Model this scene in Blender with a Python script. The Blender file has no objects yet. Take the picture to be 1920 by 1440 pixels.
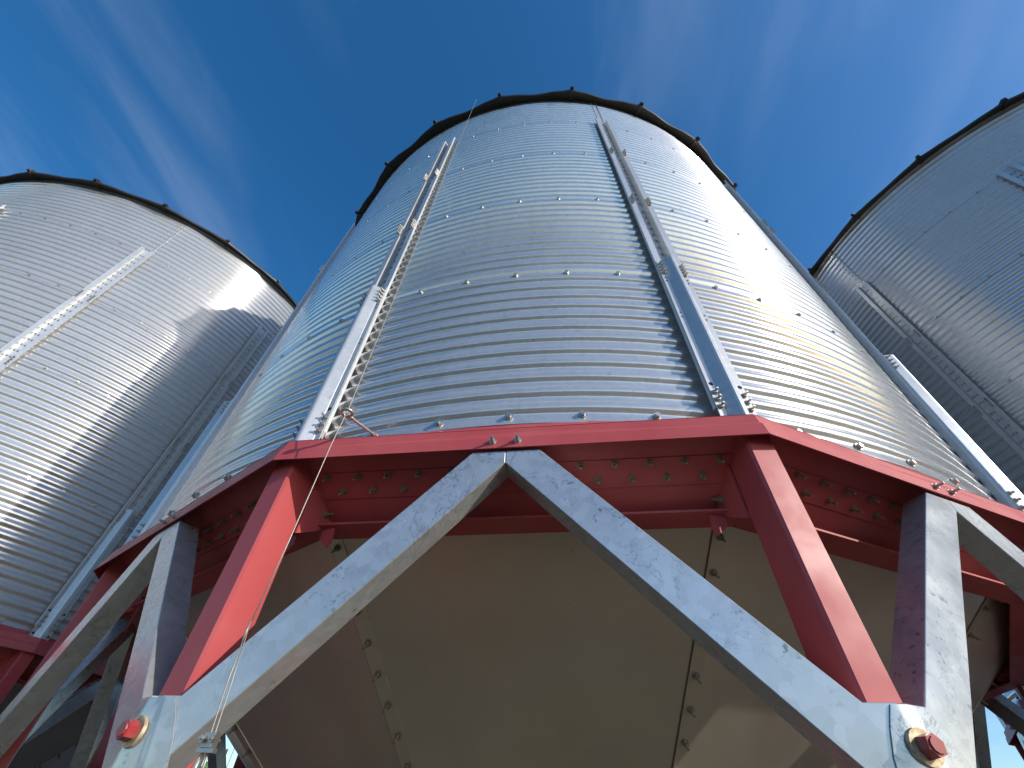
import bpy, math, random
from mathutils import Matrix, Vector
random.seed(7)
rad = math.radians
scene = bpy.context.scene
col = scene.collection

# ------------------------------------------------------------------ camera
H0 = 2.45                      # height of the bottom wall bolts above the ground
cam_d = bpy.data.cameras.new('camera'); cam = bpy.data.objects.new('camera', cam_d); col.objects.link(cam)
right = Vector((0.9962704772, 0.0800055347, 0.0323148674))
up = Vector((0.0356763554, -0.7229488223, 0.6899798534))
fwd = Vector((-0.0785642025, 0.6862536811, 0.7231068740))
M = Matrix((right, up, -fwd)).transposed().to_4x4()
M.translation = Vector((0.0021, -3.7819, H0 - 0.9618))
cam.matrix_world = M
cam_d.sensor_width = 36.0
cam_d.lens = 36.0 * 825.95 / 1920.0
cam_d.clip_start = 0.02; cam_d.clip_end = 3000
scene.camera = cam

# ------------------------------------------------------------------ sky and sun
SUN_AZ, SUN_EL = 64.6, 24.2    # azimuth measured from -Y (behind the camera) towards +X
sdir = Vector((math.sin(rad(SUN_AZ)) * math.cos(rad(SUN_EL)), -math.cos(rad(SUN_AZ)) * math.cos(rad(SUN_EL)), math.sin(rad(SUN_EL))))
world = bpy.data.worlds.new('World'); scene.world = world; world.use_nodes = True
nt = world.node_tree; nt.nodes.clear()
def wn(t, **k):
    n = nt.nodes.new(t)
    for a, b in k.items(): setattr(n, a, b)
    return n
sky = wn('ShaderNodeTexSky', sky_type='NISHITA', sun_disc=False)
sky.sun_elevation = rad(SUN_EL); sky.sun_rotation = math.atan2(sdir.x, sdir.y)
sky.altitude = 600; sky.air_density = 1.0; sky.dust_density = 1.1; sky.ozone_density = 2.2
bgn = wn('ShaderNodeBackground'); bgn.inputs[1].default_value = 0.101
out = wn('ShaderNodeOutputWorld')
tc = wn('ShaderNodeTexCoord'); sep = wn('ShaderNodeSeparateXYZ'); nt.links.new(tc.outputs['Generated'], sep.inputs[0])
def wm(op, a, b=None, clamp=False):
    n = wn('ShaderNodeMath', operation=op, use_clamp=clamp)
    for i, v in enumerate((a, b)):
        if v is None: continue
        if isinstance(v, (int, float)): n.inputs[i].default_value = v
        else: nt.links.new(v, n.inputs[i])
    return n.outputs[0]
zc = wm('ADD', wm('MAXIMUM', sep.outputs[2], 0.0), 0.06)
px = wm('DIVIDE', sep.outputs[0], zc); py = wm('DIVIDE', sep.outputs[1], zc)
def wisp(sx, sy, sc, dist, lo, hi, seed):
    cmb = wn('ShaderNodeCombineXYZ')
    nt.links.new(wm('MULTIPLY', px, sx), cmb.inputs[0]); nt.links.new(wm('MULTIPLY', py, sy), cmb.inputs[1]); cmb.inputs[2].default_value = seed
    nz = wn('ShaderNodeTexNoise'); nz.inputs['Scale'].default_value = sc; nz.inputs['Detail'].default_value = 6; nz.inputs['Roughness'].default_value = 0.5; nz.inputs['Distortion'].default_value = dist
    nt.links.new(cmb.outputs[0], nz.inputs['Vector'])
    mr = wn('ShaderNodeMapRange', interpolation_type='SMOOTHSTEP'); mr.inputs['From Min'].default_value = lo; mr.inputs['From Max'].default_value = hi
    nt.links.new(nz.outputs[0], mr.inputs['Value'])
    return mr.outputs[0]
w1 = wisp(3.2, 0.75, 1.6, 0.35, 0.50, 0.88, 1.7)        # long thin cirrus streaks
w2 = wisp(0.55, 0.4, 1.1, 0.2, 0.36, 0.70, 2.2)         # where they gather
w3 = wisp(0.16, 0.3, 1.6, 0.3, 0.48, 0.75, 1.3)         # low banks towards the horizon
low = wm('SUBTRACT', 1.0, wm('MULTIPLY', sep.outputs[2], 5.5), clamp=True)
cf = wm('ADD', wm('MULTIPLY', wm('MULTIPLY', w1, w2), 0.25), wm('MULTIPLY', wm('MULTIPLY', w3, low), 0.55), clamp=True)
mix = wn('ShaderNodeMix', data_type='RGBA'); nt.links.new(cf, mix.inputs[0])
hs = wn('ShaderNodeHueSaturation'); hs.inputs['Saturation'].default_value = 1.34; hs.inputs['Value'].default_value = 1.0
nt.links.new(sky.outputs[0], hs.inputs['Color'])
nt.links.new(hs.outputs[0], mix.inputs[6]); mix.inputs[7].default_value = (4.6, 5.2, 6.0, 1)
nt.links.new(mix.outputs[2], bgn.inputs[0]); nt.links.new(bgn.outputs[0], out.inputs[0])

sun_d = bpy.data.lights.new('sun', 'SUN'); sun_d.energy = 2.2; sun_d.angle = rad(0.53); sun_d.color = (1.0, 0.93, 0.83)
sun = bpy.data.objects.new('sun', sun_d); col.objects.link(sun); sun.rotation_euler = sdir.to_track_quat('Z', 'Y').to_euler(); sun.location = (20, -20, 25)
scene.view_settings.view_transform = 'Standard'; scene.view_settings.look = 'None'
scene.view_settings.exposure = 0.94; scene.view_settings.gamma = 1.0; scene.view_settings.use_curve_mapping = False
scene.render.engine = 'CYCLES'
scene.cycles.max_bounces = 5; scene.cycles.glossy_bounces = 3; scene.cycles.diffuse_bounces = 2

# ------------------------------------------------------------------ materials
MATS = {}
class Nodes:
    def __init__(self, name):
        self.m = bpy.data.materials.new(name); self.m.use_nodes = True
        self.t = self.m.node_tree; self.b = self.t.nodes['Principled BSDF']
        self.co = self.t.nodes.new('ShaderNodeTexCoord').outputs['Object']
        oi = self.t.nodes.new('ShaderNodeObjectInfo')
        self.rnd = oi.outputs['Random']
        v = self.t.nodes.new('ShaderNodeVectorMath'); v.operation = 'ADD'
        c = self.t.nodes.new('ShaderNodeVectorMath'); c.operation = 'SCALE'; c.inputs[0].default_value = (37.0, 53.0, 71.0)
        self.t.links.new(self.rnd, c.inputs['Scale']); self.t.links.new(self.co, v.inputs[0]); self.t.links.new(c.outputs[0], v.inputs[1])
        self.vec = v.outputs[0]
        MATS[name] = self.m
    def set(self, **k):
        for a, v in k.items():
            i = self.b.inputs[a.replace('_', ' ')]
            if hasattr(v, 'links'): self.t.links.new(v, i)
            else: i.default_value = v
    def scaled(self, s):
        m = self.t.nodes.new('ShaderNodeMapping'); m.inputs['Scale'].default_value = s
        self.t.links.new(self.vec, m.inputs[0]); return m.outputs[0]
    def noise(self, scale, detail=4, rough=0.55, vec=None, dist=0.0):
        n = self.t.nodes.new('ShaderNodeTexNoise'); n.inputs['Scale'].default_value = scale; n.inputs['Detail'].default_value = detail
        n.inputs['Roughness'].default_value = rough; n.inputs['Distortion'].default_value = dist
        self.t.links.new(vec or self.vec, n.inputs['Vector']); return n.outputs[0]
    def voro(self, scale, feature='F1', vec=None, out='Distance', rnd=1.0):
        n = self.t.nodes.new('ShaderNodeTexVoronoi'); n.feature = feature; n.inputs['Scale'].default_value = scale; n.inputs['Randomness'].default_value = rnd
        self.t.links.new(vec or self.vec, n.inputs['Vector']); return n.outputs[out]
    def rng(self, v, a, b, c, d, smooth=False):
        n = self.t.nodes.new('ShaderNodeMapRange'); n.interpolation_type = 'SMOOTHSTEP' if smooth else 'LINEAR'
        for k, x in (('From Min', a), ('From Max', b), ('To Min', c), ('To Max', d)): n.inputs[k].default_value = x
        self.t.links.new(v, n.inputs['Value']); return n.outputs[0]
    def math(self, op, a, b):
        n = self.t.nodes.new('ShaderNodeMath'); n.operation = op
        for i, v in enumerate((a, b)):
            if isinstance(v, (int, float)): n.inputs[i].default_value = v
            else: self.t.links.new(v, n.inputs[i])
        return n.outputs[0]
    def mix(self, f, a, b):
        n = self.t.nodes.new('ShaderNodeMix'); n.data_type = 'RGBA'
        if hasattr(f, 'links'): self.t.links.new(f, n.inputs[0])
        else: n.inputs[0].default_value = f
        for i, v in ((6, a), (7, b)):
            if hasattr(v, 'links'): self.t.links.new(v, n.inputs[i])
            else: n.inputs[i].default_value = (*v, 1)
        return n.outputs[2]
    def bump(self, h, strength=0.3, dist=0.002, prev=None):
        n = self.t.nodes.new('ShaderNodeBump'); n.inputs['Strength'].default_value = strength; n.inputs['Distance'].default_value = dist
        self.t.links.new(h, n.inputs['Height'])
        if prev is not None: self.t.links.new(prev, n.inputs['Normal'])
        return n.outputs[0]

def galv(name, lo, hi, r0, r1, dirt=0.25, dents=0.0, metal=0.75):
    n = Nodes(name)
    sp = n.voro(55, out='Color')
    big = n.noise(2.2, 3)
    f = n.math('ADD', n.math('MULTIPLY', sp, 0.35), n.math('MULTIPLY', big, 0.65))
    c = n.mix(n.rng(f, 0.3, 0.75, 0, 1), lo, hi)
    streak = n.noise(5.0, 3, 0.6, n.scaled((6, 6, 0.7)))
    c = n.mix(n.rng(streak, 0.55, 0.8, 0, dirt, True), c, (0.20, 0.19, 0.17))
    spk = n.rng(n.noise(38, 1, 0.5), 0.70, 0.78, 0, dirt * 1.6, True)
    c = n.mix(spk, c, (0.16, 0.14, 0.11))
    n.set(Base_Color=c, Metallic=metal, Roughness=n.rng(big, 0.3, 0.7, r0, r1))
    if dents:       # a few small dings in the sheets
        v = n.t.nodes.new('ShaderNodeTexVoronoi'); v.inputs['Scale'].default_value = 2.2
        n.t.links.new(n.scaled((1, 1, 1.6)), v.inputs['Vector'])
        d = n.math('MULTIPLY', n.rng(v.outputs['Distance'], 0.0, 0.085, 1, 0, True), n.rng(v.outputs['Color'], 0.70, 0.74, 0, 1))
        n.set(Normal=n.bump(d, 0.55, dents))
    return n
galv('galvanised_sheet', (0.56, 0.568, 0.573), (0.65, 0.657, 0.66), 0.140, 0.195, 0.14, 0.0040, 0.58)
galv('galvanised_stiffener', (0.52, 0.535, 0.545), (0.62, 0.635, 0.64), 0.34, 0.44, 0.12, 0.0, 0.50)

# braces: smoother galvanised face with scuffs and dark water marks
n = Nodes('galvanised_brace')
big = n.noise(4.0, 6, 0.6); sp = n.voro(42, out='Color')
c = n.mix(n.rng(n.math('ADD', n.math('MULTIPLY', big, 0.7), n.math('MULTIPLY', sp, 0.3)), 0.3, 0.75, 0, 1), (0.44, 0.46, 0.475), (0.60, 0.625, 0.64))
vein = n.rng(n.noise(7, 7, 0.65, None, 1.6), 0.485, 0.515, 0, 1)
vein = n.math('MULTIPLY', n.rng(n.math('ABSOLUTE', n.math('SUBTRACT', vein, 0.5), 0), 0.0, 0.42, 1, 0, True), n.rng(n.noise(3.1, 3), 0.44, 0.62, 0, 0.75, True))
c = n.mix(vein, c, (0.15, 0.15, 0.15))
grim = n.rng(n.noise(60, 3, 0.7), 0.56, 0.72, 0, 0.75, True)
c = n.mix(n.math('MULTIPLY', grim, n.rng(n.noise(3.4, 3), 0.52, 0.66, 0, 1, True)), c, (0.09, 0.08, 0.065))
b = n.bump(n.noise(3.5, 1, 0.4), 0.5, 0.006)
n.set(Base_Color=c, Metallic=0.56, Roughness=n.rng(n.noise(6, 4), 0.3, 0.7, 0.20, 0.32), Normal=b)

# red paint, a little chalked and scuffed
n = Nodes('red_paint')
big = n.noise(3.0, 5, 0.6, n.scaled((1, 1, 0.5)))
c = n.mix(n.rng(big, 0.35, 0.7, 0, 1), (0.41, 0.062, 0.067), (0.48, 0.100, 0.100))
chalk = n.rng(n.noise(14, 6, 0.7, n.scaled((3, 3, 0.35))), 0.62, 0.8, 0, 0.35, True)
c = n.mix(chalk, c, (0.48, 0.18, 0.165))
chip = n.rng(n.noise(48, 3, 0.6), 0.735, 0.765, 0, 0.8)
c = n.mix(chip, c, (0.30, 0.24, 0.19))
n.set(Base_Color=c, Metallic=0.0, Roughness=n.rng(n.noise(8, 4), 0.3, 0.7, 0.38, 0.55))
n.b.inputs['Specular IOR Level'].default_value = 0.35

# hopper sheets: dull steel with a warm dusty film
n = Nodes('hopper_steel')
big = n.noise(1.7, 6, 0.6)
c = n.mix(n.rng(big, 0.3, 0.7, 0, 1), (0.62, 0.545, 0.455), (0.74, 0.655, 0.55))
fine = n.rng(n.noise(45, 3, 0.6), 0.68, 0.76, 0, 0.25, True)
c = n.mix(fine, c, (0.14, 0.11, 0.085))
b = n.bump(n.noise(2.0, 1, 0.4), 0.4, 0.006)
n.set(Base_Color=c, Metallic=0.75, Roughness=n.rng(n.noise(5, 4), 0.3, 0.7, 0.34, 0.46), Normal=b)
n = Nodes('seam_rust')
n.set(Base_Color=n.mix(n.noise(30, 4), (0.09, 0.045, 0.025), (0.20, 0.12, 0.08)), Roughness=0.8)

n = Nodes('dark_roof')
c = n.mix(n.noise(6, 5), (0.030, 0.028, 0.024), (0.055, 0.050, 0.044))
n.set(Base_Color=c, Metallic=0.35, Roughness=0.5)
n = Nodes('zinc_bolt')
n.set(Base_Color=n.mix(n.noise(90, 2), (0.40, 0.39, 0.36), (0.62, 0.61, 0.57)), Metallic=0.9, Roughness=0.38)
n = Nodes('dusty_bolt')
n.set(Base_Color=n.mix(n.noise(90, 2), (0.17, 0.14, 0.10), (0.36, 0.32, 0.25)), Metallic=0.4, Roughness=0.6)
n = Nodes('red_bolt')
n.set(Base_Color=n.mix(n.rng(n.noise(60, 3), 0.45, 0.7, 0, 1), (0.36, 0.035, 0.04), (0.22, 0.09, 0.07)), Roughness=0.35)
n = Nodes('cream_washer')
n.set(Base_Color=n.mix(n.rng(n.noise(70, 3), 0.4, 0.7, 0, 1), (0.55, 0.46, 0.30), (0.24, 0.15, 0.08)), Metallic=0.3, Roughness=0.5)
n = Nodes('steel_wire')
n.set(Base_Color=n.mix(n.noise(200, 2), (0.26, 0.24, 0.20), (0.44, 0.42, 0.36)), Metallic=0.5, Roughness=0.45)
n = Nodes('hole_black'); n.set(Base_Color=(0.012, 0.012, 0.014, 1), Roughness=0.9)
n = Nodes('machine_green'); n.set(Base_Color=(0.06, 0.16, 0.03, 1), Roughness=0.45)
n = Nodes('machine_dark'); n.set(Base_Color=n.mix(n.noise(20, 3), (0.035, 0.035, 0.04), (0.09, 0.08, 0.08)), Roughness=0.5)
n = Nodes('shed_white'); n.set(Base_Color=n.mix(n.noise(1.3, 4), (0.66, 0.63, 0.57), (0.80, 0.78, 0.74)), Roughness=0.5)
n = Nodes('shed_tan'); n.set(Base_Color=n.mix(n.noise(1.3, 4), (0.40, 0.32, 0.24), (0.50, 0.42, 0.33)), Roughness=0.6)

n = Nodes('gravel_ground')
c = n.mix(n.rng(n.noise(0.25, 5), 0.35, 0.65, 0, 1), (0.060, 0.056, 0.050), (0.094, 0.088, 0.078))
c = n.mix(n.rng(n.voro(28, out='Color'), 0, 1, 0, 0.5), c, (0.14, 0.133, 0.122))
c = n.mix(n.rng(n.noise(0.07, 4), 0.55, 0.7, 0, 0.7, True), c, (0.10, 0.095, 0.05))
n.set(Base_Color=c, Roughness=0.95, Normal=n.bump(n.voro(30), 0.6, 0.02))

# ------------------------------------------------------------------ mesh helpers
def mesh(name, verts, faces, mat, smooth=False, smooth_angle=None):
    me = bpy.data.meshes.new(name); me.from_pydata([tuple(v) for v in verts], [], faces)
    me.materials.append(MATS[mat]); me.update()
    if smooth:
        for p in me.polygons: p.use_smooth = True
        if smooth_angle is not None:
            try: me.set_sharp_from_angle(angle=rad(smooth_angle))
            except Exception: pass
    return me
def put(name, me, parent=None, loc=(0, 0, 0), rz=0.0, kind=None, label=None, rot=None):
    o = bpy.data.objects.new(name, me); col.objects.link(o); o.parent = parent
    o.location = loc
    o.rotation_euler = rot if rot is not None else (0, 0, rz)
    if kind: o['kind'] = kind
    if label: o['label'] = label
    return o
def thing(name, label, cat, loc=(0, 0, 0), rz=0.0, group=None):
    o = bpy.data.objects.new(name, None); col.objects.link(o); o.location = loc; o.rotation_euler = (0, 0, rz)
    o.empty_display_size = 0.3
    o['label'] = label; o['category'] = cat
    if group: o['group'] = group
    return o
class Geo:
    def __init__(s): s.v = []; s.f = []
    def add(s, v, f, M=None):
        b = len(s.v); s.v += [tuple(M @ Vector(p)) if M else tuple(p) for p in v]; s.f += [tuple(i + b for i in q) for q in f]
    def grid(s, rows, close=False):
        b = len(s.v); m = len(rows[0])
        for r in rows: s.v += [tuple(p) for p in r]
        for i in range(len(rows) - 1):
            for j in range(m if close else m - 1):
                k = (j + 1) % m
                s.f.append((b + i * m + j, b + i * m + k, b + (i + 1) * m + k, b + (i + 1) * m + j))
    def prism(s, poly_a, poly_b):
        "two matching rings joined into a closed solid"
        b = len(s.v); n_ = len(poly_a); s.v += [tuple(p) for p in poly_a] + [tuple(p) for p in poly_b]
        s.f.append(tuple(b + i for i in range(n_))); s.f.append(tuple(b + n_ + i for i in reversed(range(n_))))
        for i in range(n_):
            j = (i + 1) % n_; s.f.append((b + i, b + n_ + i, b + n_ + j, b + j))
    def box(s, x0, x1, y0, y1, z0, z1):
        s.prism([(x0, y0, z0), (x1, y0, z0), (x1, y1, z0), (x0, y1, z0)], [(x0, y0, z1), (x1, y0, z1), (x1, y1, z1), (x0, y1, z1)])
    def tube(s, pts, r, seg=8, closed=False):
        pts = [Vector(p) for p in pts]; rows = []
        u = None
        for i, p in enumerate(pts):
            d = (pts[(i + 1) % len(pts)] - pts[i - 1]) if closed else (pts[min(i + 1, len(pts) - 1)] - pts[max(i - 1, 0)])
            d.normalize()
            if u is None: u = d.orthogonal().normalized()
            u = (u - d * u.dot(d)).normalized(); w = d.cross(u)
            rr = r[i] if isinstance(r, (list, tuple)) else r
            rows.append([p + (u * math.cos(a) + w * math.sin(a)) * rr for a in [2 * math.pi * k / seg for k in range(seg)]])
        if closed: rows.append(rows[0])
        s.grid(rows, True)
        if not closed:
            b = len(s.v); m = len(rows); s.f.append(tuple(range(b - seg, b))); s.f.append(tuple(reversed(range(b - m * seg, b - m * seg + seg))))
    def cyl(s, r0, r1, y0, y1, seg=8, M=None, ph=0.0):
        "cylinder along -Y (outward) from depth y0 to y1"
        a = [(r0 * math.cos(ph + 2 * math.pi * k / seg), -y0, r0 * math.sin(ph + 2 * math.pi * k / seg)) for k in range(seg)]
        c = [(r1 * math.cos(ph + 2 * math.pi * k / seg), -y1, r1 * math.sin(ph + 2 * math.pi * k / seg)) for k in range(seg)]
        g = Geo(); g.prism(a, c); s.add(g.v, g.f, M)
    def mesh(s, name, mat, smooth=False, ang=None):
        me = mesh(name, s.v, s.f, mat, smooth, ang)
        import bmesh
        bm = bmesh.new(); bm.from_mesh(me); bmesh.ops.recalc_face_normals(bm, faces=bm.faces); bm.to_mesh(me); bm.free(); me.update()
        if smooth:
            for p in me.polygons: p.use_smooth = True
            if ang is not None: me.set_sharp_from_angle(angle=rad(ang))
        return me
def cy(r, deg, z): return (r * math.sin(rad(deg)), -r * math.cos(rad(deg)), z)
def Rz(deg): return Matrix.Rotation(rad(deg), 4, 'Z')
def Tr(v): return Matrix.Translation(Vector(v))

def bolt_geo(g, kind, M=None):
    if kind == 'head':      # hex head on a flange washer
        g.cyl(0.0140, 0.0140, 0, 0.003, 10, M); g.cyl(0.0098, 0.0092, 0.003, 0.0130, 6, M)
    elif kind == 'stud':    # nut with the thread end sticking out
        g.cyl(0.0115, 0.0115, 0, 0.002, 10, M); g.cyl(0.0088, 0.0088, 0.002, 0.0095, 6, M); g.cyl(0.0045, 0.004, 0.0095, 0.022, 7, M)
    elif kind == 'long':
        g.cyl(0.0118, 0.0118, 0, 0.0025, 12, M); g.cyl(0.009, 0.009, 0.0025, 0.011, 6, M); g.cyl(0.005, 0.004, 0.011, 0.030, 8, M)
    elif kind == 'tiny':
        g.cyl(0.0085, 0.006, 0, 0.007, 6, M)

# ------------------------------------------------------------------ grain bin
R = 2.729; TH = 0.8922; PITCH = TH / 12; AMP = 0.0068
C15 = math.cos(rad(15)); T15 = math.tan(rad(15))
def tri(u): return math.tanh(2.1 * math.cos(2 * math.pi * u)) / math.tanh(2.1)
def wall_mesh(bottom):
    zs = []
    if bottom: zs += [-0.032, -0.022, -0.012]
    else: zs += [-0.018, -0.009]
    zs += [i * PITCH / 10 for i in range(0, 121)] + [TH + 0.006]
    rows = []
    for z in zs:
        if bottom and z < 0: r = R - AMP + 0.0035 * (1 if z < -0.02 else 0.6)
        else: r = R - AMP * tri(z / PITCH)
        if not bottom: r += 0.0022 * max(0.0, min(1.0, (0.035 - z) / 0.03))
        if z > TH - 0.03: r -= 0.0008
        rows.append([cy(r, k * 2.5, z) for k in range(25)])
    g = Geo(); g.grid(rows)
    return g.mesh('wall_sheet', 'galvanised_sheet', True)

def strip_section(pts, th):
    "closed outline of a folded strip; pts are (t, r)"
    nrm = []
    for i in range(len(pts)):
        a = Vector(pts[max(i - 1, 0)]); b = Vector(pts[min(i + 1, len(pts) - 1)]); d = (b - a).normalized(); nrm.append(Vector((-d.y, d.x)))
    return [tuple(p) for p in pts] + [tuple(Vector(p) + q * th) for p, q in reversed(list(zip(pts, nrm)))]
RF = R + 0.0430                # face of the stiffener flanges
def fold_mesh(pts, th, L, mat='galvanised_stiffener'):
    sec = strip_section(pts, th)
    g = Geo(); a = [(t, -r, 0) for t, r in sec]; b = [(t, -r, L) for t, r in sec]
    n_ = len(sec); h = n_ // 2
    g.grid([a, b], True)
    for base in (0, n_):
        for i in range(h - 1):
            g.f.append((base + i, base + i + 1, base + n_ - 2 - i, base + n_ - 1 - i))
    return g.mesh('stiffener', mat)
def stiff_mesh(L):
    "open channel with its base on the sheet and lipped flanges standing off it"
    w, f = 0.034, 0.031
    return fold_mesh([(-w - f, RF - 0.011), (-w - f, RF), (-w, RF), (-0.030, R + 0.0075), (0.030, R + 0.0075), (w, RF), (w + f, RF), (w + f, RF - 0.011)], 0.002, L)
def cover_mesh(L):
    "ridge-shaped reinforcement bolted over the lowest channel"
    r0 = RF + 0.0025
    return fold_mesh([(-0.0635, r0), (-0.038, r0), (-0.035, r0 + 0.003), (-0.009, r0 + 0.032), (-0.005, r0 + 0.035), (0.005, r0 + 0.035), (0.009, r0 + 0.032), (0.035, r0 + 0.003), (0.038, r0), (0.0635, r0)], 0.003, L)
def flange_bolts(zs, cover=True, side=(-1, 1)):
    g = Geo()
    for z in zs:
        for s in side: bolt_geo(g, 'stud', Tr((s * 0.0505, -(RF + (0.0056 if cover else 0.0021)), z)))
    return g
MESH = {}
def get(key, fn):
    if key not in MESH: MESH[key] = fn()
    return MESH[key]
def single_bolt(kind, mat):
    def f():
        g = Geo(); bolt_geo(g, kind); return g.mesh('bolt_' + kind, mat, True, 35)
    return get(('bolt', kind, mat), f)

def skirt_mesh():
    g = Geo(); nseg = 12; rows = [[] for _ in range(7)]
    for i in range(nseg + 1):
        u = -1 + 2 * i / nseg
        ang = 15 * u
        rows[0].append(cy(2.7165, ang, -0.012))
        a = 2.7475; rows[1].append((u * a * T15, -a, -0.1015))
        a = 2.7505; rows[2].append((u * a * T15, -a, -0.1055))
        a = 2.7575; rows[3].append((u * a * T15, -a, -0.150))
        a = 2.7525; rows[4].append((u * a * T15, -a, -0.150))
        a = 2.7440; rows[5].append((u * a * T15, -a, -0.104))
        a = 2.736; rows[6].append((u * a * T15, -a, -0.058))
    rows = [[(p[0] * 0.9992, p[1], p[2]) for p in r] for r in rows]
    g.grid(rows)
    return g.mesh('ring_skirt', 'red_paint', True, 25)
def incl(a, off=0.0):
    "point (apothem, z) on the inclined ring plate that carries the hopper; off = proud of the cone"
    return a + 0.618 * off, -0.48 + 0.787 * (a - 2.196) - 0.786 * off
def beam_mesh():
    g = Geo()
    def strip(prof):
        rows = [[(sg * a * T15 * 0.9985, -a, z) for sg in (-1, 1)] for a, z in prof]
        g.grid(rows)
    strip([incl(2.735, 0.004), incl(2.645, 0.004), incl(2.6435, 0.008), incl(2.575, 0.008), incl(2.5735, 0.004), incl(2.473, 0.004), incl(2.473, 0.0)])
    def seg(a0, a1, z0, z1):
        k0, k1 = a0 * T15 * 0.9985, a1 * T15 * 0.9985
        g.prism([(-k0, -a0, z0), (k0, -a0, z0), (k1, -a1, z0), (-k1, -a1, z0)], [(-k0, -a0, z1), (k0, -a0, z1), (k1, -a1, z1), (-k1, -a1, z1)])
    seg(2.466, 2.563, -0.2705, -0.2635)    # bottom flange
    return g.mesh('ring_beam', 'red_paint')
def leg_mesh():
    g = Geo(); w, c = 0.043, 0.007; r0, r1 = 2.708, 2.810
    def ring(z): return [(-w + c, -r1, z), (w - c, -r1, z), (w, -r1 + c, z), (w, -r0, z), (-w, -r0, z), (-w, -r1 + c, z)]
    zs = [-H0 + 0.016, -0.075]
    g.prism(ring(zs[0]), ring(zs[1]))
    g.box(-0.11, 0.11, -2.87, -2.65, -H0 + 0.001, -H0 + 0.016)
    return g.mesh('leg', 'red_paint')
def gusset_mesh(s):
    "radial plate between the ring and the leg, ending in a pointed tail below the ring"
    g = Geo(); x0, x1 = s * 0.0440, s * 0.0520
    pl = [(2.706, -0.078), (2.706, -0.330), (2.690, -0.322), (2.640, -0.292), (2.600, -0.258), (2.520, -0.245), (2.560, -0.205), (2.700, -0.090)]
    g.prism([(x0, -r, z) for r, z in pl], [(x1, -r, z) for r, z in pl])
    t = [(s * 0.0522, -0.272), (s * 0.098, -0.272), (s * 0.104, -0.318), (s * 0.090, -0.338), (s * 0.0522, -0.305)]
    g.prism([(x, -2.612, z) for x, z in t], [(x, -2.606, z) for x, z in t])
    return g.mesh('leg_gusset', 'red_paint')
def brace_mesh(s):
    a = 2.7475; d = 0.075
    pl = [(0.0006, -0.1555), (0.101, -0.1555), (0.673, -0.763), (0.7285, -0.763), (0.7285, -0.945), (0.7150, -0.945), (0.0006, -0.1975)]
    c = 0.004
    g = Geo(); cx, cz = 0.36, -0.52
    def ring(off, y):
        out_ = []
        for i in range(len(pl)):
            p0, p1, p2 = Vector(pl[i - 1]), Vector(pl[i]), Vector(pl[(i + 1) % len(pl)])
            d1 = (p1 - p0).normalized(); d2 = (p2 - p1).normalized()
            n1 = Vector((-d1.y, d1.x)); n2 = Vector((-d2.y, d2.x)); nn = (n1 + n2); k = off / max(0.35, nn.length_squared / 2)
            q = p1 - nn * 0.5 * k * 1.0 * 2 * 0.5 * 2 * 0.5
            out_.append((s * q.x, y, q.y))
        return out_
    r = [ring(0.004, -a), ring(0.0012, -a + 0.0012), ring(0.0, -a + 0.004), ring(0.0, -a + d)]
    g.grid(r, True); nn = len(pl)
    g.f.append(tuple(range(nn))); g.f.append(tuple(reversed(range(3 * nn, 4 * nn))))
    return g.mesh('brace', 'galvanised_brace')
def joint_mesh():
    "bent plate that wraps the corner over the leg; s < 0 is the left wing"
    rc = 2.7478 / C15
    def pt(s, z, off):
        sg = 1 if s > 0 else -1
        ss = abs(s); x = sg * (ss * C15 + off * math.sin(rad(15))); r = rc - ss * math.sin(rad(15)) + off * C15
        if ss < 0.012: r -= 0.0028 * (1 - ss / 0.012)
        return (x, -r, z)
    zs = [-0.7665, -0.80, -0.84, -0.88, -0.92, -0.940]
    lw = [0.020, 0.038, 0.054, 0.062, 0.066, 0.066]; rw = [0.055, 0.075, 0.095, 0.108, 0.114, 0.114]
    g = Geo(); top = []; bot = []
    for off, store in ((0.0032, top), (0.0004, bot)):
        for z, l, r_ in zip(zs, lw, rw):
            store.append([pt(-l + (l * i / 4), z, off) if i < 4 else pt(1e-4, z, off) if i == 4 else pt(r_ * (i - 4) / 4, z, off) for i in range(9)])
    g.grid(top); g.grid(bot)
    def rim(f): 
        a = f(top); b = f(bot); g.grid([a, b])
    rim(lambda t: t[0]); rim(lambda t: t[-1]); rim(lambda t: [q[0] for q in t]); rim(lambda t: [q[-1] for q in t])
    return g.mesh('joint_plate', 'galvanised_brace', True, 30)
def hopper_z(r): return -0.48 + 0.787 * (r - 2.196)
def hopper_r(r, off_deg):
    "round at the ring, settling into flat sheets with a crease at every seam further down"
    w = max(0.0, min(1.0, (2.59 - r) / 0.15)); w = w * w * (3 - 2 * w)
    return r * (1 - w + w * C15 / math.cos(rad(abs(off_deg % 30 - 15))))
def hopper_mesh():
    g = Geo(); rs = [2.592, 2.5, 2.42, 2.34, 2.26, 2.18, 2.1, 1.95, 1.8, 1.4, 1.0, 0.6, 0.28]
    g.grid([[cy(hopper_r(r, k * 2.5), k * 2.5, hopper_z(r)) for k in range(13)] for r in rs])
    return g.mesh('hopper_panel', 'hopper_steel', True)
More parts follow.
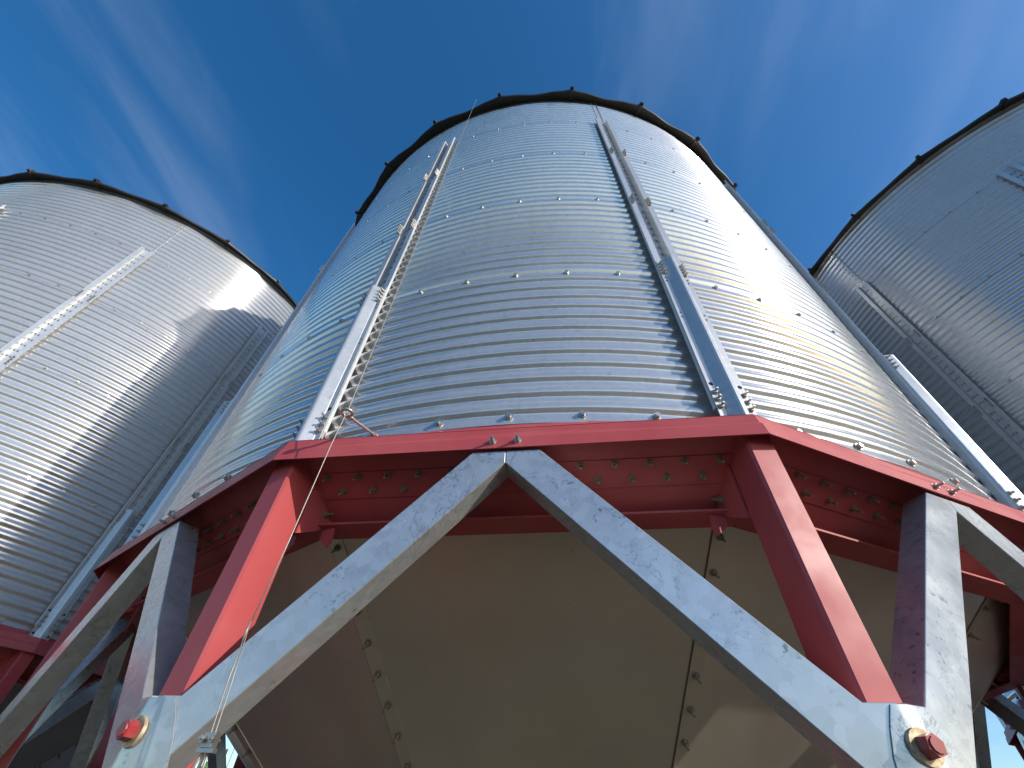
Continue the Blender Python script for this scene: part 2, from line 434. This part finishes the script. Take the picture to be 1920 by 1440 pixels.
def lap_mesh():
    "lapped edge of the next hopper sheet along one seam"
    g = Geo(); rs = [2.585, 2.5, 2.42, 2.34, 2.26, 2.18, 2.1, 1.8, 1.4, 1.0, 0.6, 0.3]
    rows = []
    for r in rs:
        z = hopper_z(r); row = []
        for x, o in ((-0.003, 0.0003), (-0.003, 0.0048), (0.046, 0.0032), (0.046, 0.0004)):
            dg = math.degrees(x / r); q = Vector(cy(hopper_r(r, dg), dg, z)); row.append((q.x, q.y - 0.618 * o, q.z - 0.786 * o))
        rows.append(row)
    g.grid(rows); return g.mesh('seam_lap', 'hopper_steel')
BA = math.atan2(0.786, 0.618)
HBM = Matrix.Rotation(BA, 4, 'X')   # turns -Y outward into the cone's outward normal
ROOF_Z = 4.452; SL = math.tan(rad(29))
def roof_z(r): return ROOF_Z - (r - R) * SL
def eave_r(u):
    "panel edge radius; u in -1..1 across the panel, bulged beside the ribs"
    a = abs(u)
    if a > 0.72: return R + 0.114 - 0.014 * (1 - (a - 0.72) / 0.28)
    k = a / 0.72
    return R + 0.074 + 0.026 * k * k * (3 - 2 * k)
def roof_mesh():
    g = Geo(); N = 24; rows = [[] for _ in range(8)]
    for i in range(N + 1):
        u = -1 + 2 * i / N; dg = 7.5 * u; e = eave_r(u); bul = 0.010 * max(0, (abs(u) - 0.7) / 0.3)
        rows[0].append(cy(0.35, dg, roof_z(0.35)))
        rows[1].append(cy(1.5, dg, roof_z(1.5) + 0.0))
        rows[2].append(cy(R - 0.05, dg, roof_z(R - 0.05) + bul))
        rows[3].append(cy(e - 0.004, dg, roof_z(e) + 0.002 + bul))
        rows[4].append(cy(e, dg, roof_z(e) - 0.003 + bul))
        rows[5].append(cy(e - 0.006, dg, roof_z(e) - 0.022 + bul * 0.5))
        rows[6].append(cy(R + 0.045, dg, roof_z(R + 0.05) - 0.026))
        rows[7].append(cy(R + 0.004, dg, roof_z(R) - 0.030))
    g.grid(rows); return g.mesh('roof_panel', 'dark_roof', True, 35)
def rib_mesh():
    g = Geo(); w = 0.017; pts = []
    rows = []
    for r in (0.36, 1.5, R, R + 0.126):
        z = roof_z(r)
        rows.append([(-w, -r, z - 0.012), (-w, -r, z + 0.030), (-w * 0.55, -r, z + 0.042), (w * 0.55, -r, z + 0.042), (w, -r, z + 0.030), (w, -r, z - 0.012)])
    g.grid(rows, True); g.f.append(tuple(range(18, 24))); g.f.append((5, 4, 3, 2, 1, 0))
    # rounded nose and the strap that ties the rib back to the wall
    z = roof_z(R + 0.126)
    g.prism([(-w, -(R + 0.1255), z - 0.012), (w, -(R + 0.1255), z - 0.012), (w, -(R + 0.1255), z + 0.036), (-w, -(R + 0.1255), z + 0.036)],
            [(-w * 0.8, -(R + 0.140), z - 0.004), (w * 0.8, -(R + 0.140), z - 0.004), (w * 0.8, -(R + 0.140), z + 0.024), (-w * 0.8, -(R + 0.140), z + 0.024)])
    g.prism([(-0.013, -(R + 0.116), roof_z(R + 0.116) - 0.014), (0.013, -(R + 0.116), roof_z(R + 0.116) - 0.014), (0.013, -(R + 0.006), roof_z(R) - 0.034), (-0.013, -(R + 0.006), roof_z(R) - 0.034)],
            [(-0.013, -(R + 0.116), roof_z(R + 0.116) - 0.030), (0.013, -(R + 0.116), roof_z(R + 0.116) - 0.030), (0.013, -(R + 0.006), roof_z(R) - 0.048), (-0.013, -(R + 0.006), roof_z(R) - 0.048)])
    return g.mesh('roof_rib', 'dark_roof')

CHAN = [(0.012, 0.915), (0.928, 0.790), (1.720, 0.935), (2.657, 0.965)]
COVER = (-0.070, 1.025)
def build_bin(label, loc, phase_deg, vis, detail):
    """vis: range of bin-local angles (degrees) whose small fixings face the photographer;
    detail: fixings are separate parts, otherwise one joined part per sheet"""
    root = thing('grain_bin', label, 'grain bin', (loc[0], loc[1], H0), rad(phase_deg), 'hopper bottom grain bins in a row')
    def seen(a):
        a = (a - vis[0]) % 360
        return a < vis[1] - vis[0]
    hd = single_bolt('head', 'zinc_bolt')
    # wall sheets, 60 degrees each, five tiers with staggered seams
    for j in range(5):
        off = 30 if j % 2 == 0 else 0
        me = get('wall0', lambda: wall_mesh(True)) if j == 0 else get('wall1', lambda: wall_mesh(False))
        for k in range(6):
            a0 = off + 60 * k
            sh = put('wall_sheet', me, root, (0, 0, j * TH), rad(a0))
            rel = [i * 5 for i in range(12) if (i * 5) % 30 != 0 and seen(a0 + i * 5)]
            if detail:
                for a in rel:
                    if j == 0 and (a0 + a) % 360 == 5: continue       # the eye bolt sits here
                    put('sheet_bolt', hd, sh, cy(R - AMP + 0.0030, a, 0.0), rad(a))
            elif rel:
                def f(rel=rel):
                    g = Geo()
                    for a in rel: bolt_geo(g, 'head', Tr(cy(R - AMP + 0.0030, a, 0.0)) @ Rz(a))
                    return g.mesh('sheet_bolts', 'zinc_bolt')
                put('sheet_bolts', get(('sb', tuple(rel)), f), sh, kind='stuff')
            if j == 4:      # bolts up the vertical seam above the stiffener
                def f():
                    g = Geo()
                    for i in range(0, 12):
                        z = 0.02 + PITCH * (i + 0.5) * 0.97
                        for t in (-0.022, 0.022): bolt_geo(g, 'tiny', Tr((t, -(R + 0.0062), z)))
                    g.box(0.028, 0.034, -(R + 0.0085), -(R - 0.004), 0.0, TH - 0.02)
                    return g.mesh('vertical_seam_bolts', 'zinc_bolt')
                put('vertical_seam_bolts', get('vsb', f), sh, kind='stuff')
    # stiffeners: four spliced channel lengths on each of the twelve lines, a ridge cover over the lowest
    for k in range(12):
        a = 30 * k
        near = seen(a) or seen(a - 12) or seen(a + 12)
        for si in range(4):
            z0, L = CHAN[si]
            st = put('stiffener', get(('st', si), lambda: stiff_mesh(L)), root, (0, 0, z0), rad(a))
            if not near: continue
            def f(L=L):
                g = Geo(); nb = int(L / PITCH)
                for i in range(nb):
                    z = (i + 0.5) * PITCH
                    for t in (-0.0145, 0.0145): bolt_geo(g, 'head', Tr((t, -(R + 0.0095), z)) @ Matrix.Scale(0.8, 4))
                return g.mesh('stiffener_bolts', 'zinc_bolt')
            if si: put('stiffener_bolts', get(('stb', si), f), st, kind='stuff')
            if si in (1, 2):
                put('splice_bolts', get(('spl', si), lambda: flange_bolts([L - 0.055 + 0.027 * i for i in range(4)], False).mesh('splice_bolts', 'zinc_bolt')), st, kind='stuff')
        cv = put('stiffener_cover', get('cover', lambda: cover_mesh(COVER[1])), root, (0, 0, COVER[0]), rad(a))
        if near:
            zz = [0.150, 0.118, 0.086]; zt = [COVER[1] - 0.030 - 0.027 * i for i in range(4)]
            if detail:
                sb = single_bolt('stud', 'zinc_bolt')
                for z in zz + zt:
                    for s in (-1, 1): put('stiffener_bolt', sb, cv, (s * 0.0505, -(RF + 0.0056), z))
            else:
                put('cover_bolts', get('ftb', lambda: flange_bolts(zz + zt).mesh('cover_bolts', 'zinc_bolt')), cv, kind='stuff')
            def fh():
                g = Geo()
                for z, w_ in ((0.040, 0.0075), (0.190, 0.008), (0.575, 0.0042), (0.605, 0.0042), (0.850, 0.005), (0.875, 0.005)):
                    for s in (-1, 1): g.cyl(w_, w_, 0, 0.0004, 12, Tr((s * 0.0505, -(RF + 0.0057), z)))
                return g.mesh('bolt_hole', 'hole_black')
            put('bolt_holes', get('holes', fh), cv, kind='stuff')
    # roof: twenty-four panels with a rib over every joint
    for k in range(24):
        put('roof_panel', get('roof', roof_mesh), root, (0, 0, 0), rad(10 + 7.5 + 15 * k))
        put('roof_rib', get('rib', rib_mesh), root, (0, 0, 0), rad(10 + 15 * k))
    def capf():
        g = Geo(); rows = []
        for r, dz in ((0.42, -0.03), (0.42, 0.10), (0.40, 0.12), (0.05, 0.22)):
            rows.append([cy(r, 15 * q, roof_z(0.35) + dz) for q in range(24)])
        g.grid(rows, True); g.f.append(tuple(range(72, 96))); return g.mesh('roof_cap', 'galvanised_stiffener', True, 30)
    put('roof_cap', get('cap', capf), root)
    # red ring, legs, braces, hopper
    lb = single_bolt('long', 'zinc_bolt'); db = single_bolt('long', 'dusty_bolt')
    for k in range(12):
        am = 30 * k + 15; ac = 30 * k
        vm, vc = seen(am), seen(ac)
        sk = put('ring_skirt', get('skirt', skirt_mesh), root, (0, 0, 0), rad(am))
        if vm or seen(am + 15) or seen(am - 15):
            for t in (-0.038, 0.038):
                put('skirt_bolt', lb, sk, (t - 0.002, -2.7530, -0.1235), 0.0)
        bm_ = put('ring_beam', get('beam', beam_mesh), root, (0, 0, 0), rad(am))
        bp = [(0.0107 + 0.1035 * i,) + incl(2.633, 0.0085) for i in range(-6, 7)] + [(0.0605 + 0.1035 * i,) + incl(2.596, 0.0085) for i in range(-6, 6)]
        if vm or seen(am + 25) or seen(am - 25):
            if detail:
                for t, a_, z in bp: put('beam_bolt', db, bm_, (t, -a_, z), rot=(BA, 0, 0))
            else:
                def f():
                    g = Geo()
                    for t, a_, z in bp: bolt_geo(g, 'long', Tr((t, -a_, z)) @ HBM)
                    return g.mesh('beam_bolts', 'dusty_bolt')
                put('beam_bolts', get('beamb', f), bm_, kind='stuff')
        lg = put('leg', get('leg', leg_mesh), root, (0, 0, 0), rad(ac))
        for s in (-1, 1):
            gs = put('leg_gusset', get(('fin', s), lambda: gusset_mesh(s)), lg)
            if vc and detail:
                for r_, z_ in ((2.628, -0.150), (2.622, -0.226)): put('gusset_bolt', db, lg, (s * 0.0522, -r_, z_), s * math.pi / 2)
        for s in (-1, 1): put('brace', get(('brace', s), lambda: brace_mesh(s)), root, (0, 0, 0), rad(am))
        jp = put('joint_plate', get('joint', joint_mesh), root, (0, 0, 0), rad(ac))
        def pin():
            g = Geo(); g.cyl(0.018, 0.0165, 0.004, 0.026, 6, None, 0.3); g.cyl(0.0125, 0.0115, 0.026, 0.029, 10); return g.mesh('pin_bolt', 'red_bolt')
        def was():
            g = Geo(); g.cyl(0.0275, 0.0265, -0.003, 0.0045, 20); return g.mesh('washer', 'cream_washer', True, 40)
        rc = 2.7478 / C15 + 0.0018
        put('washer', get('washer', was), jp, (0, -rc, -0.826))
        put('pin_bolt', get('pin', pin), jp, (0, -rc, -0.826))
        hp = put('hopper_panel', get('hopper', hopper_mesh), root, (0, 0, 0), rad(ac - 0.45))
        put('seam_lap', get('lap', lap_mesh), hp)
        def rust():
            g = Geo(); rows = []
            for r in (2.58, 2.2, 1.8, 1.4, 1.0, 0.6):
                rows.append([(x, -math.sqrt(r * r - x * x) - 0.618 * 0.0014 + (0.0006 if x < -0.005 else 0), hopper_z(r) - 0.786 * 0.0014) for x in (-0.0072, -0.0031)])
            g.grid(rows); return g.mesh('seam_rust', 'seam_rust')
        put('seam_rust_line', get('rust', rust), hp)
        rs = [2.196 + 0.0935 * 3 - 0.0935 * i for i in range(22)]
        if vc or seen(ac + 12) or seen(ac - 12):
            hb = single_bolt('long', 'dusty_bolt')
            for i, r in enumerate(rs[:12 if detail else 0]):
                o = put('hopper_bolt', hb, hp, (0.022, -r - 0.618 * 0.0036 + 0.004, hopper_z(r) - 0.786 * 0.0036 - 0.0012), rot=(math.atan2(0.786, 0.618), 0, 0))
            if not detail:
                def f():
                    g = Geo()
                    for r in rs: bolt_geo(g, 'long', Tr((0.022, -r - 0.618 * 0.0036 + 0.004, hopper_z(r) - 0.786 * 0.0036 - 0.0012)) @ HBM)
                    return g.mesh('hopper_bolts', 'dusty_bolt')
                put('hopper_bolts', get('hopb', f), hp, kind='stuff')
    def outf():
        g = Geo(); rows = []
        for r, z in ((0.30, hopper_z(0.3)), (0.30, hopper_z(0.3) - 0.12), (0.36, hopper_z(0.3) - 0.12), (0.36, hopper_z(0.3) - 0.15), (0.2, hopper_z(0.3) - 0.15)):
            rows.append([cy(r, 15 * q, z) for q in range(24)])
        g.grid(rows, True); return g.mesh('hopper_outlet', 'red_paint', True, 30)
    put('hopper_outlet', get('outlet', outf), root)
    return root

# ------------------------------------------------------------------ ground
g = Geo(); rows = [[cy(r, 10 * q, 0) for q in range(36)] for r in (0.5, 4, 12, 40, 150, 600, 2000)]
g.grid(rows, True); g.f.append(tuple(range(36)))
gr = put('ground', g.mesh('ground', 'gravel_ground')); gr['kind'] = 'structure'; gr['label'] = 'tan gravel yard under the bins'

# ------------------------------------------------------------------ the three bins
PH = -17.6203
main = build_bin('large corrugated steel grain bin in the middle with an eye bolt beside the hanging cable', (0, 0), PH, (-45, 80), True)
left = build_bin('corrugated grain bin at the left with a curved shadow falling across it', (-6.28, 0.36), 10.0, (-40, 100), False)
rgt = build_bin('shaded corrugated grain bin cut off by the right edge', (6.30, -0.04), 16.0, (-130, 10), False)

# eye bolt on the wall of the middle bin
E0 = Vector((-0.6355, -2.7935, -0.026)); B0 = Vector(cy(R - AMP + 0.003, PH + 5, -0.004))
inv = Rz(-PH)
g = Geo(); e, b0 = E0, B0
d = (e - b0); dn = d.normalized(); hz = Vector((dn.x, dn.y, 0)).normalized(); sd = Vector((-hz.y, hz.x, 0)); upv = Vector((0, 0, 1))
ring_r = 0.017
cc = e
loop = []
for i in range(20):
    a = math.pi + 2 * math.pi * i / 19 * 0.97
    loop.append(cc + hz * (math.cos(a) * ring_r) + sd * (math.sin(a) * ring_r) + upv * (0.004 * (i / 19 - 0.5)))
start = cc - hz * (ring_r + 0.018)
rod = [b0, b0.lerp(start, 0.4), start, cc - hz * (ring_r + 0.006)] + loop
g.tube(rod, 0.0052, 10)
bolt_geo(g, 'head', Tr(b0) @ Matrix.Rotation(math.atan2(b0.x, -b0.y), 4, 'Z'))
g.v = [tuple(inv @ Vector(v)) for v in g.v]
put('eye_bolt', g.mesh('eye_bolt', 'zinc_bolt', True, 45), main)

# ------------------------------------------------------------------ cable through the eye
cab = thing('cable', 'thin steel cable hanging from the roof edge through the eye bolt', 'cable', (-0.638, -2.794, H0 - 0.845))
def W(x, y, z): return (x + 0.638, y + 2.794, z + 0.845)
g = Geo()
g.tube([W(-0.60, -2.60, 4.53), W(-0.622, -2.775, 4.445), W(-0.6255, -2.800, 4.415), W(-0.628, -2.798, 3.2), W(-0.632, -2.795, 1.6), W(-0.6365, -2.793, 0.0), W(-0.642, -2.797, -0.16), W(-0.646, -2.799, -0.454), W(-0.6525, -2.803, -0.668)], 0.0015, 6)
put('strand', g.mesh('strand', 'steel_wire', True), cab)
for sx in (-1, 1):
    g = Geo(); g.tube([W(-0.6525 + sx * 0.0012, -2.803, -0.664), W(-0.6455 + sx * 0.0045, -2.799, -0.76), W(-0.638 + sx * 0.004, -2.794, -0.852), W(-0.637 + sx * 0.005, -2.794, -0.90)], 0.0014, 6)
    put('strand', g.mesh('strand', 'steel_wire', True), cab)
# thin tail where the cable is whipped together
g = Geo(); g.tube([W(-0.6530, -2.8035, -0.645), W(-0.6515, -2.8065, -0.685)], 0.0021, 6); put('whipping', g.mesh('whipping', 'steel_wire', True), cab)
g = Geo()   # saddle clip
g.box(-0.011, 0.011, -0.008, 0.008, -0.010, 0.012); g.box(-0.016, 0.016, -0.0065, 0.0065, -0.017, -0.0105)
put('saddle', g.mesh('saddle', 'zinc_bolt'), cab, (0.0005, -0.001, -0.002))
for sx in (-1, 1):
    g = Geo(); g.cyl(0.0028, 0.0028, -0.016, 0.020, 8); g.cyl(0.0058, 0.0058, 0.008, 0.014, 6)
    put('clip_nut', g.mesh('clip_nut', 'zinc_bolt'), cab, (sx * 0.009, -0.003, 0.0))
g = Geo(); g.tube([(-0.002, 0, -0.01), (-0.012, 0, -0.035), (-0.022, 0.002, -0.07), (-0.020, 0.003, -0.12), (-0.006, 0.002, -0.16), (0.004, 0, -0.13), (0.004, 0, -0.08), (0.006, 0, -0.035), (0.003, 0, -0.01)], 0.0024, 6)
put('loop', g.mesh('loop', 'steel_wire', True), cab)

# ------------------------------------------------------------------ things far behind, seen between the legs
def dir_pt(az, el, dist):
    c = cam.matrix_world.translation
    return Vector((c.x + math.sin(rad(az)) * dist, c.y + math.cos(rad(az)) * dist, c.z + math.tan(rad(el)) * dist))
sp = dir_pt(-41.5, 0, 52)
shed = thing('metal_shed', 'distant white ribbed metal shed seen between the bin legs at the lower left', 'shed', (sp.x, sp.y, 0), rad(33))
HS = 4.75
g = Geo(); g.box(-9, 9, 0, 12, 0, HS); put('wall', g.mesh('wall', 'shed_white'), shed)
g = Geo()
for i in range(61):
    x = -9 + i * 0.3
    g.prism([(x - 0.05, -0.002, 0.05), (x + 0.05, -0.002, 0.05), (x + 0.025, -0.06, 0.05), (x - 0.025, -0.06, 0.05)], [(x - 0.05, -0.002, HS - 0.02), (x + 0.05, -0.002, HS - 0.02), (x + 0.025, -0.06, HS - 0.02), (x - 0.025, -0.06, HS - 0.02)])
put('wall_ribs', g.mesh('wall_ribs', 'shed_white'), shed, kind='stuff')
g = Geo(); g.prism([(-9.3, -0.3, HS), (-9.3, 12.3, HS), (-9.3, 6, HS + 0.5)], [(9.3, -0.3, HS), (9.3, 12.3, HS), (9.3, 6, HS + 0.5)]); put('roof', g.mesh('roof', 'shed_white'), shed)
g = Geo(); g.box(-9.25, 9.25, -0.40, -0.302, HS - 0.10, HS + 0.06); put('gutter', g.mesh('gutter', 'shed_tan'), shed)

fp = dir_pt(-32.0, 0, 30)
fr = thing('equipment_frame', 'distant upright steel frame with pegs standing behind the hanging cable', 'farm implement', (fp.x, fp.y, 0), rad(32))
def part(name, mat, fn):
    g = Geo(); fn(g); return put(name, g.mesh(name, mat), fr)
def post(x, h, w):
    def f(g):
        g.box(x - w, x + w, -w, w, 0.0, h)
    return f
part('post', 'machine_dark', post(-0.50, 4.25, 0.045)); part('post', 'machine_dark', post(0.34, 4.2, 0.045))
part('rod', 'steel_wire', lambda g: g.tube([(0.55, 0, 0), (0.62, 0, 4.45)], 0.018, 6))
part('crossbar', 'machine_dark', lambda g: g.box(-0.46, 0.30, -0.03, 0.03, 4.08, 4.15))
part('crossbar', 'machine_green', lambda g: g.box(-0.46, 0.30, -0.04, 0.04, 3.42, 3.52))
part('green_bracket', 'machine_green', lambda g: g.prism([(-0.42, -0.05, 3.53), (0.0, -0.05, 3.53), (-0.1, -0.05, 3.75), (-0.36, -0.05, 3.68)], [(-0.42, 0.05, 3.53), (0.0, 0.05, 3.53), (-0.1, 0.05, 3.75), (-0.36, 0.05, 3.68)]))
def motor(g):
    g.cyl(0.13, 0.13, -0.15, 0.15, 12, Tr((0.02, 0, 3.86))); g.box(-0.22, 0.10, -0.1, 0.1, 3.90, 4.0); g.box(0.0, 0.26, -0.08, 0.08, 3.58, 3.80)
part('motor', 'machine_dark', motor)
part('top_box', 'machine_dark', lambda g: g.prism([(-0.24, -0.1, 4.16), (0.06, -0.1, 4.16), (0.02, -0.1, 4.38), (-0.18, -0.1, 4.40)], [(-0.24, 0.1, 4.16), (0.06, 0.1, 4.16), (0.02, 0.1, 4.38), (-0.18, 0.1, 4.40)]))
for z in (3.75, 3.15, 2.6): part('peg', 'machine_dark', lambda g: g.tube([(-0.54, 0, z), (-0.68, 0, z + 0.02), (-0.74, 0, z + 0.12)], 0.026, 6))
for z in (3.95, 3.2, 2.7): part('peg', 'machine_dark', lambda g: g.tube([(0.30, 0, z), (0.16, 0, z + 0.02), (0.11, 0, z + 0.10)], 0.026, 6))
part('centre_post', 'machine_green', lambda g: g.tube([(-0.08, 0, 3.44), (-0.14, 0, 0)], 0.03, 6))
